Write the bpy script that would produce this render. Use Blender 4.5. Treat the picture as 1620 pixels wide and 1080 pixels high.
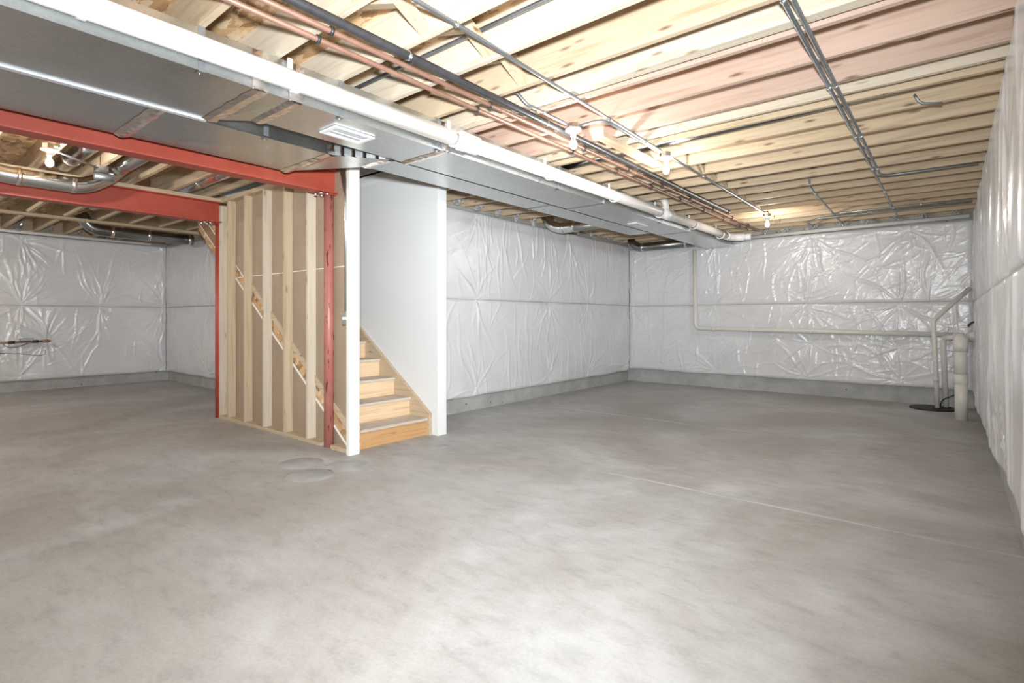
import bpy, math, random
import numpy as np
from mathutils import Vector, Matrix

for o in list(bpy.data.objects):
    bpy.data.objects.remove(o, do_unlink=True)
scene = bpy.context.scene
C = scene.collection
PI = math.pi
RND = random.Random(7)

# ------------------------------------------------------------------ camera
YAW = 0.6877
HC = 1.25
cam_d = bpy.data.cameras.new('camera')
cam = bpy.data.objects.new('camera', cam_d)
C.objects.link(cam)
cam.location = (0, 0, HC)
cam.rotation_euler = (PI / 2, 0, YAW)
cam_d.sensor_width = 36
cam_d.lens = 36 * 846.8 / 1620
cam_d.shift_y = -36.5 / 1620
cam_d.clip_start = 0.02
scene.camera = cam

# ------------------------------------------------------------------ world, lights, exposure
w = bpy.data.worlds.new('world')
scene.world = w
w.use_nodes = True
w.node_tree.nodes['Background'].inputs[0].default_value = (0.95, 0.97, 1, 1)
w.node_tree.nodes['Background'].inputs[1].default_value = 0.3
scene.view_settings.view_transform = 'Standard'
scene.view_settings.look = 'None'
scene.view_settings.gamma = 1
scene.view_settings.exposure = 0.30
scene.view_settings.use_curve_mapping = False

FLASH_POWER = 160
BULB_POWER = 24
fl = bpy.data.lights.new('camera_flash', 'AREA')
fl.shape = 'DISK'
fl.size = 0.16
fl.energy = FLASH_POWER
fl.spread = 2.1
fl.color = (0.93, 0.97, 1.0)
flo = bpy.data.objects.new('camera_flash', fl)
C.objects.link(flo)
flo.location = (0.02, -0.02, HC + 0.25)
flo.rotation_euler = (PI / 2 + 0.11, 0, YAW + 0.10)

# ------------------------------------------------------------------ materials
def mat(name):
    m = bpy.data.materials.new(name)
    m.use_nodes = True
    nt = m.node_tree
    return m, nt, nt.nodes['Principled BSDF']

def N(nt, t, **kw):
    n = nt.nodes.new(t)
    for k, v in kw.items():
        setattr(n, k, v)
    return n

def ramp(nt, fac, stops):
    r = N(nt, 'ShaderNodeValToRGB')
    el = r.color_ramp.elements
    while len(el) < len(stops):
        el.new(0.5)
    for e, (p, c) in zip(el, stops):
        e.position = p
        e.color = (*c, 1)
    nt.links.new(fac, r.inputs[0])
    return r.outputs[0]

def coords(nt, scale=(1, 1, 1), rand=0.0, kind='Object'):
    tc = N(nt, 'ShaderNodeTexCoord')
    mp = N(nt, 'ShaderNodeMapping')
    mp.inputs['Scale'].default_value = scale
    nt.links.new(tc.outputs[kind], mp.inputs[0])
    if rand:
        oi = N(nt, 'ShaderNodeObjectInfo')
        mu = N(nt, 'ShaderNodeMath', operation='MULTIPLY')
        mu.inputs[1].default_value = rand
        nt.links.new(oi.outputs['Random'], mu.inputs[0])
        cb = N(nt, 'ShaderNodeCombineXYZ')
        for i in range(3):
            nt.links.new(mu.outputs[0], cb.inputs[i])
        nt.links.new(cb.outputs[0], mp.inputs['Location'])
    return mp.outputs[0]

def noise(nt, vec, scale, detail=4, rough=0.55, dist=0.0):
    n = N(nt, 'ShaderNodeTexNoise')
    n.inputs['Scale'].default_value = scale
    n.inputs['Detail'].default_value = detail
    n.inputs['Roughness'].default_value = rough
    n.inputs['Distortion'].default_value = dist
    nt.links.new(vec, n.inputs['Vector'])
    return n.outputs[0]

def mix(nt, fac, a, b, mode='MIX'):
    m = N(nt, 'ShaderNodeMix', data_type='RGBA', blend_type=mode)
    if isinstance(fac, (int, float)):
        m.inputs[0].default_value = fac
    else:
        nt.links.new(fac, m.inputs[0])
    for s, v in ((m.inputs[6], a), (m.inputs[7], b)):
        if isinstance(v, tuple):
            s.default_value = (*v, 1)
        else:
            nt.links.new(v, s)
    return m.outputs[2]

def bump(nt, p, h, strength=0.3, dist=0.01):
    b = N(nt, 'ShaderNodeBump')
    b.inputs['Strength'].default_value = strength
    b.inputs['Distance'].default_value = dist
    nt.links.new(h, b.inputs['Height'])
    nt.links.new(b.outputs[0], p.inputs['Normal'])

def plain(name, col, rough=0.5, metal=0.0, var=0.06, vs=8.0, spec=0.5, bmp=0.0):
    m, nt, p = mat(name)
    v = coords(nt)
    n = noise(nt, v, vs, 4)
    lo = tuple(max(0, c * (1 - var)) for c in col)
    hi = tuple(min(1, c * (1 + var)) for c in col)
    nt.links.new(ramp(nt, n, [(0.3, lo), (0.7, hi)]), p.inputs['Base Color'])
    p.inputs['Roughness'].default_value = rough
    p.inputs['Metallic'].default_value = metal
    p.inputs['Specular IOR Level'].default_value = spec
    if bmp:
        bump(nt, p, noise(nt, v, vs * 4, 5), bmp, 0.004)
    return m

def lumber(name, base, dark, axis=0, knots=True):
    m, nt, p = mat(name)
    sc = [38.0, 38.0, 38.0]
    sc[axis] = 1.6
    v = coords(nt, tuple(sc), rand=40.0)
    g = noise(nt, v, 1.0, 5, 0.6, 0.6)
    col = ramp(nt, g, [(0.28, dark), (0.5, base), (0.8, tuple(min(1, c * 1.08) for c in base))])
    # broad colour drift along the board
    sc2 = [3.0, 3.0, 3.0]
    sc2[axis] = 0.8
    v2 = coords(nt, tuple(sc2), rand=25.0)
    g2 = noise(nt, v2, 1.0, 3)
    col = mix(nt, g2, col, mix(nt, 0.22, col, dark))
    if knots:
        sc3 = [9.0, 9.0, 9.0]
        sc3[axis] = 2.2
        v3 = coords(nt, tuple(sc3), rand=31.0)
        vo = N(nt, 'ShaderNodeTexVoronoi')
        vo.inputs['Scale'].default_value = 1.35
        nt.links.new(v3, vo.inputs['Vector'])
        k = ramp(nt, vo.outputs['Distance'], [(0.04, (1, 1, 1)), (0.18, (0, 0, 0))])
        col = mix(nt, k, col, (dark[0] * 0.42, dark[1] * 0.34, dark[2] * 0.3))
    oi = N(nt, 'ShaderNodeObjectInfo')
    tint = ramp(nt, oi.outputs['Random'], [(0, (0.93, 0.93, 0.93)), (1, (1.0, 1.0, 1.0))])
    col = mix(nt, 1.0, col, tint, 'MULTIPLY')
    nt.links.new(col, p.inputs['Base Color'])
    p.inputs['Roughness'].default_value = 0.6
    p.inputs['Specular IOR Level'].default_value = 0.25
    bump(nt, p, g, 0.15, 0.003)
    return m

M = {}
for ax, s in ((0, 'x'), (1, 'y'), (2, 'z')):
    M['wood_yellow_' + s] = lumber('lumber_yellow_' + s, (0.58, 0.465, 0.325), (0.43, 0.315, 0.195), ax)
    M['wood_pale_' + s] = lumber('lumber_pale_' + s, (0.63, 0.555, 0.445), (0.51, 0.415, 0.295), ax)
M['wood_pink_x'] = lumber('lumber_pink_x', (0.55, 0.41, 0.33), (0.45, 0.305, 0.23), 0)
M['wood_stair_y'] = lumber('stair_pine', (0.78, 0.60, 0.40), (0.62, 0.42, 0.24), 1)
M['wood_dark_y'] = lumber('riser_board', (0.60, 0.36, 0.17), (0.44, 0.23, 0.09), 1)
M['wood_dark_x'] = lumber('skirt_board', (0.36, 0.22, 0.12), (0.24, 0.13, 0.06), 0)
M['wood_dirty_y'] = lumber('tread_dusty', (0.66, 0.58, 0.50), (0.50, 0.42, 0.34), 1, False)

def osb():
    m, nt, p = mat('strand_board')
    v = coords(nt, (6, 14, 10))
    vo = N(nt, 'ShaderNodeTexVoronoi')
    vo.inputs['Scale'].default_value = 1.6
    vo.inputs['Randomness'].default_value = 1
    nz = noise(nt, v, 2.2, 3)
    ad = N(nt, 'ShaderNodeVectorMath', operation='ADD')
    nt.links.new(v, ad.inputs[0])
    nt.links.new(nz, ad.inputs[1])
    nt.links.new(ad.outputs[0], vo.inputs['Vector'])
    sx = N(nt, 'ShaderNodeSeparateColor')
    nt.links.new(vo.outputs['Color'], sx.inputs[0])
    col = ramp(nt, sx.outputs[0], [(0, (0.30, 0.16, 0.075)), (0.45, (0.52, 0.32, 0.16)), (0.8, (0.66, 0.45, 0.25)), (1, (0.78, 0.60, 0.40))])
    nt.links.new(col, p.inputs['Base Color'])
    p.inputs['Roughness'].default_value = 0.6
    bump(nt, p, sx.outputs[0], 0.4, 0.004)
    return m
M['osb'] = osb()

def concrete_floor():
    m, nt, p = mat('concrete_slab')
    v = coords(nt)
    a = noise(nt, v, 0.55, 6, 0.62, 0.8)
    b = noise(nt, v, 1.5, 7, 0.58, 0.4)
    vs = coords(nt, (1.0, 2.2, 1))
    c = noise(nt, vs, 5.0, 6, 0.7, 0.35)
    fine = noise(nt, v, 60, 3, 0.6)
    base = ramp(nt, b, [(0.25, (0.39, 0.39, 0.385)), (0.5, (0.50, 0.505, 0.505)), (0.75, (0.60, 0.61, 0.615))])
    stain = ramp(nt, a, [(0.38, (0, 0, 0)), (0.60, (1, 1, 1))])
    col = mix(nt, stain, base, mix(nt, 0.62, base, (0.30, 0.262, 0.225)))
    sp = ramp(nt, c, [(0.30, (0.80, 0.795, 0.79)), (0.48, (0.98, 0.975, 0.97)), (0.72, (1.08, 1.08, 1.09))])
    col = mix(nt, 1.0, col, sp, 'MULTIPLY')
    col = mix(nt, 0.10, col, ramp(nt, fine, [(0.3, (0.2, 0.2, 0.2)), (0.7, (0.7, 0.7, 0.7))]))
    nt.links.new(col, p.inputs['Base Color'])
    rr = ramp(nt, b, [(0.3, (0.42, 0.42, 0.42)), (0.7, (0.62, 0.62, 0.62))])
    nt.links.new(rr, p.inputs['Roughness'])
    p.inputs['Specular IOR Level'].default_value = 0.4
    bump(nt, p, c, 0.06, 0.004)
    return m
M['floor'] = concrete_floor()

def concrete_wall():
    m, nt, p = mat('foundation_concrete')
    v = coords(nt)
    b = noise(nt, v, 3.0, 6, 0.65)
    base = ramp(nt, b, [(0.3, (0.33, 0.335, 0.32)), (0.7, (0.50, 0.505, 0.49))])
    vo = N(nt, 'ShaderNodeTexVoronoi')
    vo.inputs['Scale'].default_value = 9.0
    nt.links.new(v, vo.inputs['Vector'])
    pit = ramp(nt, vo.outputs['Distance'], [(0.06, (1, 1, 1)), (0.15, (0, 0, 0))])
    msk = ramp(nt, noise(nt, v, 1.3, 2), [(0.5, (0, 0, 0)), (0.6, (1, 1, 1))])
    k = mix(nt, 1.0, pit, msk, 'MULTIPLY')
    nt.links.new(mix(nt, k, base, (0.10, 0.10, 0.09)), p.inputs['Base Color'])
    p.inputs['Roughness'].default_value = 0.8
    bump(nt, p, b, 0.3, 0.01)
    return m
M['wall'] = concrete_wall()
M['stain'] = plain('ring_stain', (0.415, 0.415, 0.41), 0.6, var=0.18, vs=4, spec=0.35)

def vinyl():
    m, nt, p = mat('white_vinyl_facing')
    v = coords(nt, kind='Object')
    n = noise(nt, v, 2.0, 3)
    nt.links.new(ramp(nt, n, [(0.3, (0.70, 0.705, 0.72)), (0.7, (0.77, 0.775, 0.79))]), p.inputs['Base Color'])
    p.inputs['Roughness'].default_value = 0.22
    p.inputs['Specular IOR Level'].default_value = 0.65
    wr = noise(nt, v, 9.0, 6, 0.6, 1.8)
    bump(nt, p, wr, 0.16, 0.02)
    return m
M['vinyl'] = vinyl()

def galv(name, col=(0.62, 0.65, 0.655), rough=0.30):
    m, nt, p = mat(name)
    v = coords(nt, (1, 1, 1))
    vo = N(nt, 'ShaderNodeTexVoronoi')
    vo.inputs['Scale'].default_value = 60
    nt.links.new(v, vo.inputs['Vector'])
    sx = N(nt, 'ShaderNodeSeparateColor')
    nt.links.new(vo.outputs['Color'], sx.inputs[0])
    n = noise(nt, v, 2.5, 4)
    c1 = ramp(nt, sx.outputs[0], [(0, tuple(c * 0.95 for c in col)), (1, tuple(min(1, c * 1.04) for c in col))])
    nt.links.new(c1, p.inputs['Base Color'])
    p.inputs['Metallic'].default_value = 1
    nt.links.new(ramp(nt, n, [(0.3, (rough * 0.85,) * 3), (0.7, (rough * 1.2,) * 3)]), p.inputs['Roughness'])
    bump(nt, p, noise(nt, v, 3.0, 2), 0.06, 0.02)
    return m
M['galv'] = galv('galvanised_sheet')
M['galv_round'] = galv('galvanised_round', (0.66, 0.67, 0.67), 0.16)
M['emt'] = galv('conduit_steel', (0.36, 0.39, 0.42), 0.52)
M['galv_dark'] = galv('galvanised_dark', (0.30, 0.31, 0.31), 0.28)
M['foil'] = galv('foil_tape', (0.80, 0.75, 0.72), 0.20)
M['steel'] = galv('bright_steel', (0.75, 0.76, 0.78), 0.25)
M['pvc'] = plain('white_pvc', (0.90, 0.90, 0.895), 0.4, var=0.02)
M['pvc_cream'] = plain('cream_pvc', (0.74, 0.72, 0.67), 0.35, var=0.04)
M['pvc_warm'] = plain('warm_white_pvc', (0.76, 0.725, 0.69), 0.4, var=0.03)  # warmer tone for the pipe length past the coupling
M['hook'] = plain('white_plastic', (0.88, 0.88, 0.88), 0.35, var=0.02)
M['copper'] = plain('copper_pipe', (0.38, 0.215, 0.16), 0.40, metal=0.5, var=0.14, vs=12)
M['iron'] = plain('black_iron', (0.035, 0.035, 0.038), 0.40, var=0.3, vs=14)
M['black'] = plain('black_plastic', (0.02, 0.02, 0.022), 0.5, var=0.2)
M['drywall'] = plain('painted_drywall', (0.80, 0.815, 0.82), 0.6, var=0.015, vs=2)
M['trim'] = plain('painted_post', (0.82, 0.81, 0.76), 0.5, var=0.02, vs=3)
M['paper'] = plain('drywall_paper', (0.36, 0.27, 0.19), 0.75, var=0.07, vs=3)
M['gypsum'] = plain('gypsum_edge', (0.84, 0.84, 0.82), 0.8, var=0.03)
M['porcelain'] = plain('porcelain', (0.88, 0.87, 0.84), 0.25, var=0.01)
M['ink'] = plain('printed_ink', (0.30, 0.30, 0.32), 0.6, var=0.05)
M['louver_grey'] = plain('louver_grey', (0.55, 0.57, 0.60), 0.6, var=0.03)
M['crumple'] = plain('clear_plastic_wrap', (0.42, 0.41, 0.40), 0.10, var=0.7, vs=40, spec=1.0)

def redox():
    m, nt, p = mat('red_primer')
    v = coords(nt)
    n = noise(nt, v, 3.0, 5, 0.6)
    c = ramp(nt, n, [(0.3, (0.36, 0.058, 0.034)), (0.7, (0.44, 0.085, 0.052))])
    k = ramp(nt, noise(nt, coords(nt, (9, 9, 2.5)), 2.3, 4, 0.6), [(0.70, (0, 0, 0)), (0.73, (1, 1, 1))])
    c = mix(nt, k, c, (0.16, 0.035, 0.03))
    nt.links.new(c, p.inputs['Base Color'])
    p.inputs['Roughness'].default_value = 0.48
    bump(nt, p, noise(nt, v, 40, 4), 0.2, 0.003)
    return m
M['red'] = redox()

def redcol():
    m, nt, p = mat('worn_red_column')
    v = coords(nt)
    c = ramp(nt, noise(nt, v, 4.0, 5, 0.6), [(0.3, (0.37, 0.12, 0.095)), (0.7, (0.47, 0.185, 0.15))])
    k = ramp(nt, noise(nt, coords(nt, (14, 14, 3.0)), 2.3, 4, 0.6), [(0.60, (0, 0, 0)), (0.63, (1, 1, 1))])
    c = mix(nt, k, c, (0.12, 0.04, 0.035))
    nt.links.new(c, p.inputs['Base Color'])
    p.inputs['Roughness'].default_value = 0.42
    return m
M['redcol'] = redcol()

def emis(name, col, s):
    m, nt, p = mat(name)
    p.inputs['Base Color'].default_value = (0.9, 0.88, 0.8, 1)
    p.inputs['Emission Color'].default_value = (*col, 1)
    p.inputs['Emission Strength'].default_value = s
    return m
M['bulb'] = emis('lit_bulb_glass', (1.0, 0.93, 0.80), 9.0)

# ------------------------------------------------------------------ mesh helpers
class MB:
    def __init__(s):
        s.v = []
        s.f = []
        s.sm = []

    def add(s, vs, fs, smooth=False):
        o = len(s.v)
        s.v += [tuple(map(float, p)) for p in vs]
        for f in fs:
            s.f.append(tuple(i + o for i in f))
            s.sm.append(smooth)
        return s

    def box(s, x0, x1, y0, y1, z0, z1):
        return s.hexa([(x0, y0), (x1, y0), (x1, y1), (x0, y1)], z0, z1)

    def hexa(s, poly, z0, z1):
        n = len(poly)
        vs = [(x, y, z0) for x, y in poly] + [(x, y, z1) for x, y in poly]
        fs = [tuple(range(n - 1, -1, -1)), tuple(range(n, 2 * n))]
        fs += [(i, (i + 1) % n, n + (i + 1) % n, n + i) for i in range(n)]
        return s.add(vs, fs)

    def prism_y(s, poly, y0, y1):      # polygon in x,z pushed along y
        n = len(poly)
        vs = [(x, y0, z) for x, z in poly] + [(x, y1, z) for x, z in poly]
        fs = [tuple(range(n)), tuple(range(2 * n - 1, n - 1, -1))]
        fs += [((i + 1) % n, i, n + i, n + (i + 1) % n) for i in range(n)]
        return s.add(vs, fs)

    def tube(s, pts, r, seg=12, cap=True):
        pts = [Vector(p) for p in pts]
        n = len(pts)
        rs = r if isinstance(r, (list, tuple)) else [r] * n
        up = None
        rings = []
        for i in range(n):
            t = (pts[min(i + 1, n - 1)] - pts[max(i - 1, 0)])
            t = t.normalized() if t.length > 1e-9 else Vector((0, 0, 1))
            if up is None:
                a = Vector((0, 0, 1)) if abs(t.z) < 0.9 else Vector((1, 0, 0))
                up = t.cross(a).normalized()
            up = (up - t * up.dot(t)).normalized()
            b = t.cross(up)
            rings.append([pts[i] + (up * math.cos(2 * PI * k / seg) + b * math.sin(2 * PI * k / seg)) * rs[i] for k in range(seg)])
        vs = [p for rg in rings for p in rg]
        fs = []
        for i in range(n - 1):
            for k in range(seg):
                k2 = (k + 1) % seg
                fs.append((i * seg + k, i * seg + k2, (i + 1) * seg + k2, (i + 1) * seg + k))
        s.add(vs, fs, True)
        if cap:
            o = len(s.v) - len(vs)
            s.f.append(tuple(o + k for k in range(seg - 1, -1, -1)))
            s.sm.append(False)
            s.f.append(tuple(o + (n - 1) * seg + k for k in range(seg)))
            s.sm.append(False)
        return s

    def lathe(s, prof, seg=20, c=(0, 0, 0)):      # (radius, z) pairs, axis z
        vs = []
        for r, z in prof:
            for k in range(seg):
                a = 2 * PI * k / seg
                vs.append((c[0] + r * math.cos(a), c[1] + r * math.sin(a), c[2] + z))
        fs = []
        for i in range(len(prof) - 1):
            for k in range(seg):
                k2 = (k + 1) % seg
                fs.append((i * seg + k, i * seg + k2, (i + 1) * seg + k2, (i + 1) * seg + k))
        return s.add(vs, fs, True)

    def build(s, name, m, parent=None, bevel=0.0):
        me = bpy.data.meshes.new(name)
        me.from_pydata(s.v, [], s.f)
        me.materials.append(M[m] if isinstance(m, str) else m)
        me.polygons.foreach_set('use_smooth', s.sm)
        me.update()
        o = bpy.data.objects.new(name, me)
        C.objects.link(o)
        if parent is not None:
            o.parent = parent
            if parent.type == 'EMPTY' or parent.matrix_world is not None:
                o.matrix_parent_inverse = Matrix.Translation(-Vector(world_loc(parent)))
        if bevel:
            md = o.modifiers.new('bevel', 'BEVEL')
            md.width = bevel
            md.segments = 2
            md.limit_method = 'ANGLE'
        return o

def world_loc(o):
    l = Vector(o.location)
    if o.parent is not None:
        l = Vector((0, 0, 0)) if o.parent is None else l
        l = world_loc(o.parent) + l + o.matrix_parent_inverse.translation
    return l

def fillet(pts, rad, n=6):
    pts = [Vector(p) for p in pts]
    out = [pts[0]]
    for i in range(1, len(pts) - 1):
        a, b, c = pts[i - 1], pts[i], pts[i + 1]
        u, v = (a - b), (c - b)
        r = min(rad, u.length * 0.48, v.length * 0.48)
        p, q = b + u.normalized() * r, b + v.normalized() * r
        for k in range(n + 1):
            t = k / n
            out.append(p * (1 - t) ** 2 + b * 2 * t * (1 - t) + q * t * t)
    out.append(pts[-1])
    return out

def thing(name, label, cat, loc, group=None):
    o = bpy.data.objects.new(name, None)
    o.empty_display_size = 0.1
    C.objects.link(o)
    o.location = loc
    return tag(o, label, cat, group)

def tag(o, label, cat, group=None):
    o['label'] = label
    o['category'] = cat
    if group:
        o['group'] = group
    return o

def struct(o, label=None, cat=None):
    o['kind'] = 'structure'
    if label:
        o['label'] = label
    o['category'] = cat or 'structure'
    return o

# ------------------------------------------------------------------ the setting
ZJ = 2.741            # underside of the joists
ZS = 2.976            # underside of the subfloor
XR, XM, XL = 0.30, -5.05, -12.33
YB, YS, YF = 9.85, 3.98, -3.0
XS0, XS1 = -8.05, -4.26      # stair opening
YS0, YS1 = 2.962, 3.905

floor = struct(MB().box(XL - 0.2, XR + 0.2, YF - 0.2, YB + 0.2, -0.12, 0).build('floor', 'floor'),
               'grey mottled bare concrete slab floor of the whole basement', 'floor')
for yy, x0, x1, wd in ((3.85, XM + 2.9, XR, 0.026), (6.22, XM + 0.35, -1.6, 0.022)):
    MB().box(x0, x1, yy, yy + wd, -0.004, 0.0022).build('control_joint', plain('joint_filler', (0.445, 0.45, 0.455), 0.6, var=0.22, vs=1.5), floor)

for rx, ry, rad in ((-3.97, 2.62, 0.17), (-4.35, 2.42, 0.18), (-3.95, 2.28, 0.18), (-3.83, 3.62, 0.065)):
    MB().lathe([(0.0, 0.0016), (rad, 0.0016), (rad + .004, 0.0)], 40, (rx, ry, 0)).build('ring_stain', 'stain', floor)
struct(MB().box(XR, XR + 0.2, YF - 0.2, YB + 0.2, 0, ZJ).build('wall_right', 'wall'), 'poured concrete foundation wall at the right', 'wall')
struct(MB().box(XM - 0.2, XR, YB, YB + 0.2, 0, ZJ).build('wall_back', 'wall'), 'poured concrete foundation wall behind the sump pipes', 'wall')
struct(MB().box(XM - 0.2, XM, YS1 + 0.12, YB, 0, ZJ).build('wall_middle', 'wall'), 'poured concrete foundation wall beyond the white stair wall', 'wall')
struct(MB().box(XL - 0.2, XL, YF - 0.2, YS + 0.2, 0, ZJ).build('wall_left', 'wall'), 'poured concrete foundation wall at the far left', 'wall')
struct(MB().box(XL, XS0 - 0.1, YS, YS + 0.2, 0, ZJ).build('wall_alcove', 'wall'), 'short concrete foundation wall left of the staircase', 'wall')
struct(MB().box(XL, XR, YF - 0.2, YF, 0, ZJ).build('wall_front', 'wall'), 'concrete foundation wall behind the viewer', 'wall')

# white drywall on the far side of the stairs
ws = struct(MB().box(XS0, -4.235, YS1, YS1 + 0.12, 0, ZS + 0.02).build('wall_stair', 'drywall'), 'smooth white drywall beside the stairs', 'wall')
MB().box(-4.2352, -4.229, YS1 - 0.004, YS1 + 0.124, 0.0, ZJ).build('corner_bead', 'drywall', ws)
MB().box(-4.262, -4.228, YS1 - 0.006, YS1, 0.0, ZJ).build('corner_bead', 'drywall', ws)

# ceiling: subfloor sheets and joists
ceil = bpy.data.objects.new('ceiling', None)
C.objects.link(ceil)
ceil.location = (0, 0, ZJ)
struct(ceil, 'open wood joist ceiling under strand board subfloor', 'ceiling')
for (x0, x1, y0, y1) in ((XL - .2, XR + .2, YF - .2, YS0), (XL - .2, XS0, YS0, YS + .2), (XM - .2, XR + .2, YS1, YB + .2), (XS1, XR + .2, YS0, YS1), (XS0, XM - .2, YS1, YS + .2)):
    MB().box(x0, x1, y0, y1, ZS, ZS + 0.02).build('subfloor_sheet', 'osb', ceil)

sh = bpy.data.objects.new('stair_shaft', None)  # drywall shaft and lid, closing the stair opening to world light
C.objects.link(sh)
sh.location = (XS0, YS0, ZS)
struct(sh, 'white drywall shaft rising over the stair opening', 'wall')
ZU = 5.2
MB().box(XS0 - .1, XS1 + .1, YS0 - .1, YS0, ZS + .021, ZU).build('shaft_panel', 'drywall', sh)
MB().box(XS0 - .1, XS1 + .1, YS1, YS1 + .1, ZS + .021, ZU).build('shaft_panel', 'drywall', sh)
MB().box(XS0 - .1, XS0, YS0, YS1, ZS + .021, ZU).build('shaft_panel', 'drywall', sh)
MB().box(XS1, XS1 + .1, YS0, YS1, ZS + .021, ZU).build('shaft_panel', 'drywall', sh)
MB().box(XS0 - .1, XS1 + .1, YS0 - .1, YS1 + .1, ZU, ZU + .1).build('shaft_panel', 'drywall', sh)
jm = {}
def joist(x0, x1, y, kind):
    L = round(x1 - x0, 3)
    key = (L, kind)
    if key not in jm:
        b = MB().box(0, L, 0, 0.036, 0, ZS - ZJ)
        o = b.build('joist', kind, ceil)
        jm[key] = o.data
    else:
        o = bpy.data.objects.new('joist', jm[key])
        C.objects.link(o)
        o.parent = ceil
        o.matrix_parent_inverse = Matrix.Translation((0, 0, -ZJ))
    o.location = (x0, y, ZJ)
    return o
JY = [2.70 + 0.403 * k for k in range(-14, 18)]
pink = {3.103: 3.12, 3.506: 3.506, 3.909: 3.909}
ODD = 0
for y in JY:
    kind = 'wood_pink_x' if 3.0 < y < 4.0 else ('wood_pale_x' if 1.2 < y < 2.5 else 'wood_yellow_x')
    if y < YF + 0.02:
        continue
    if YS0 - 0.06 < y < YS1 + 0.02:
        joist(XS1 + 0.04, XR - 0.04, y, kind)
        joist(XL + 0.04, XS0 - 0.04, y, 'wood_yellow_x')
    elif y > YS + 0.02:
        joist(XM + 0.02, XR - 0.04, y, kind)
    else:
        joist(-4.69, XR - 0.04, y, kind)
        joist(XL + 0.04, -4.69, y + 0.0, 'wood_yellow_x')
joist(XS1 + 0.04, XR - 0.04, 2.965, 'wood_pale_x')
joist(XS1 + 0.04, XR - 0.04, 3.003, 'wood_pale_x')
joist(XM + 0.02, XR - 0.04, 4.135, 'wood_pale_x')
# headers at the stair opening and the rim boards round the outside
MB().box(XS1, XS1 + 0.038, YS0, YS1, ZJ, ZS).build('header', 'wood_yellow_y', ceil)
MB().box(XS0 - 0.038, XS0, YS0, YS1, ZJ, ZS).build('header', 'wood_yellow_y', ceil)
MB().box(XR - 0.035, XR + 0.02, YF, YB, ZJ, ZS).build('rim_board', 'wood_yellow_y', ceil)
MB().box(XM - 0.03, XM + 0.015, YS1 + 0.12, YB, ZJ, ZS).build('rim_board', 'wood_yellow_y', ceil)
MB().box(XL - 0.02, XL + 0.035, YF, YS, ZJ, ZS).build('rim_board', 'wood_yellow_y', ceil)
MB().box(XM, XR, YB - 0.02, YB + 0.02, ZJ, ZS).build('rim_board', 'wood_yellow_x', ceil)
MB().box(XL, XS0, YS - 0.01, YS + 0.03, ZJ, ZS).build('rim_board', 'wood_yellow_x', ceil)
MB().box(XL, XR, YF - 0.03, YF + 0.01, ZJ, ZS).build('rim_board', 'wood_yellow_x', ceil)
# cross bridging pieces in the joist bays near the pipes, and solid blocks further on
def strut(p, q, wx=0.08, t=0.024, m='wood_yellow_y'):
    p, q = Vector(p), Vector(q)
    d = (q - p).normalized()
    sx = Vector((wx / 2, 0, 0))
    nn = d.cross(Vector((1, 0, 0))).normalized() * t / 2
    vs = [a + s1 * sx + s2 * nn for a in (p, q) for s1, s2 in ((-1, -1), (1, -1), (1, 1), (-1, 1))]
    return MB().add(vs, [(3, 2, 1, 0), (4, 5, 6, 7), (0, 1, 5, 4), (1, 2, 6, 5), (2, 3, 7, 6), (3, 0, 4, 7)]).build('bridging_strut', m, ceil)
for k, (xb, rev) in zip(range(-3, 2), ((-2.15, 0), (-2.14, 0), (-2.05, 0), (-2.12, 0), (-2.15, 0))):
    y0, y1 = 2.70 + 0.403 * (k - 1) + 0.036, 2.70 + 0.403 * k
    strut((xb, y0, ZS - 0.03), (xb, y1, ZJ + 0.02))
    strut((xb - 0.09, y1, ZS - 0.03), (xb - 0.09, y0, ZJ + 0.03))
for k in range(6, 16):
    y0, y1 = 2.70 + 0.403 * k + 0.036, 2.70 + 0.403 * (k + 1)
    xb = -1.93 - 0.012 * k
    strut((xb, y0, ZS - 0.03), (xb, y1, ZJ + 0.02), m='wood_yellow_y')
    strut((xb - 0.09, y1, ZS - 0.03), (xb - 0.09, y0, ZJ + 0.02), m='wood_yellow_y')
for yy, xx in ((1.14, -8.9), (1.53, -9.0), (1.94, -8.9), (2.34, -9.05), (0.73, -9.0), (2.74, -8.9), (3.14, -9.0)):
    strut((xx, yy, ZS - 0.03), (xx, yy + 0.36, ZJ + 0.02), m='wood_yellow_y')
    strut((xx - 0.08, yy + 0.36, ZS - 0.03), (xx - 0.08, yy, ZJ + 0.02), m='wood_yellow_y')

# ------------------------------------------------------------------ insulation blankets
def vnoise(x, y, seed=0):
    xi, yi = np.floor(x).astype(np.int64), np.floor(y).astype(np.int64)
    xf, yf = x - xi, y - yi
    u, v = xf * xf * (3 - 2 * xf), yf * yf * (3 - 2 * yf)

    def h(a, b):
        n = (a * 374761393 + b * 668265263 + seed * 974711) & 0x7fffffff
        n = ((n ^ (n >> 13)) * 1274126177) & 0x7fffffff
        return ((n ^ (n >> 16)) & 0xffff) / 65535.0
    a, b, c, d = h(xi, yi), h(xi + 1, yi), h(xi, yi + 1), h(xi + 1, yi + 1)
    return (a * (1 - u) + b * u) * (1 - v) + (c * (1 - u) + d * u) * v

def fbm(x, y, seed, o=4):
    s, a, t = 0, 1, 0
    for i in range(o):
        s = s + a * vnoise(x * 2 ** i, y * 2 ** i, seed + i * 17)
        t += a
        a *= 0.5
    return s / t

def ridge(p):
    return 1 - 2 * np.abs(p - np.floor(p) - 0.5)

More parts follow.
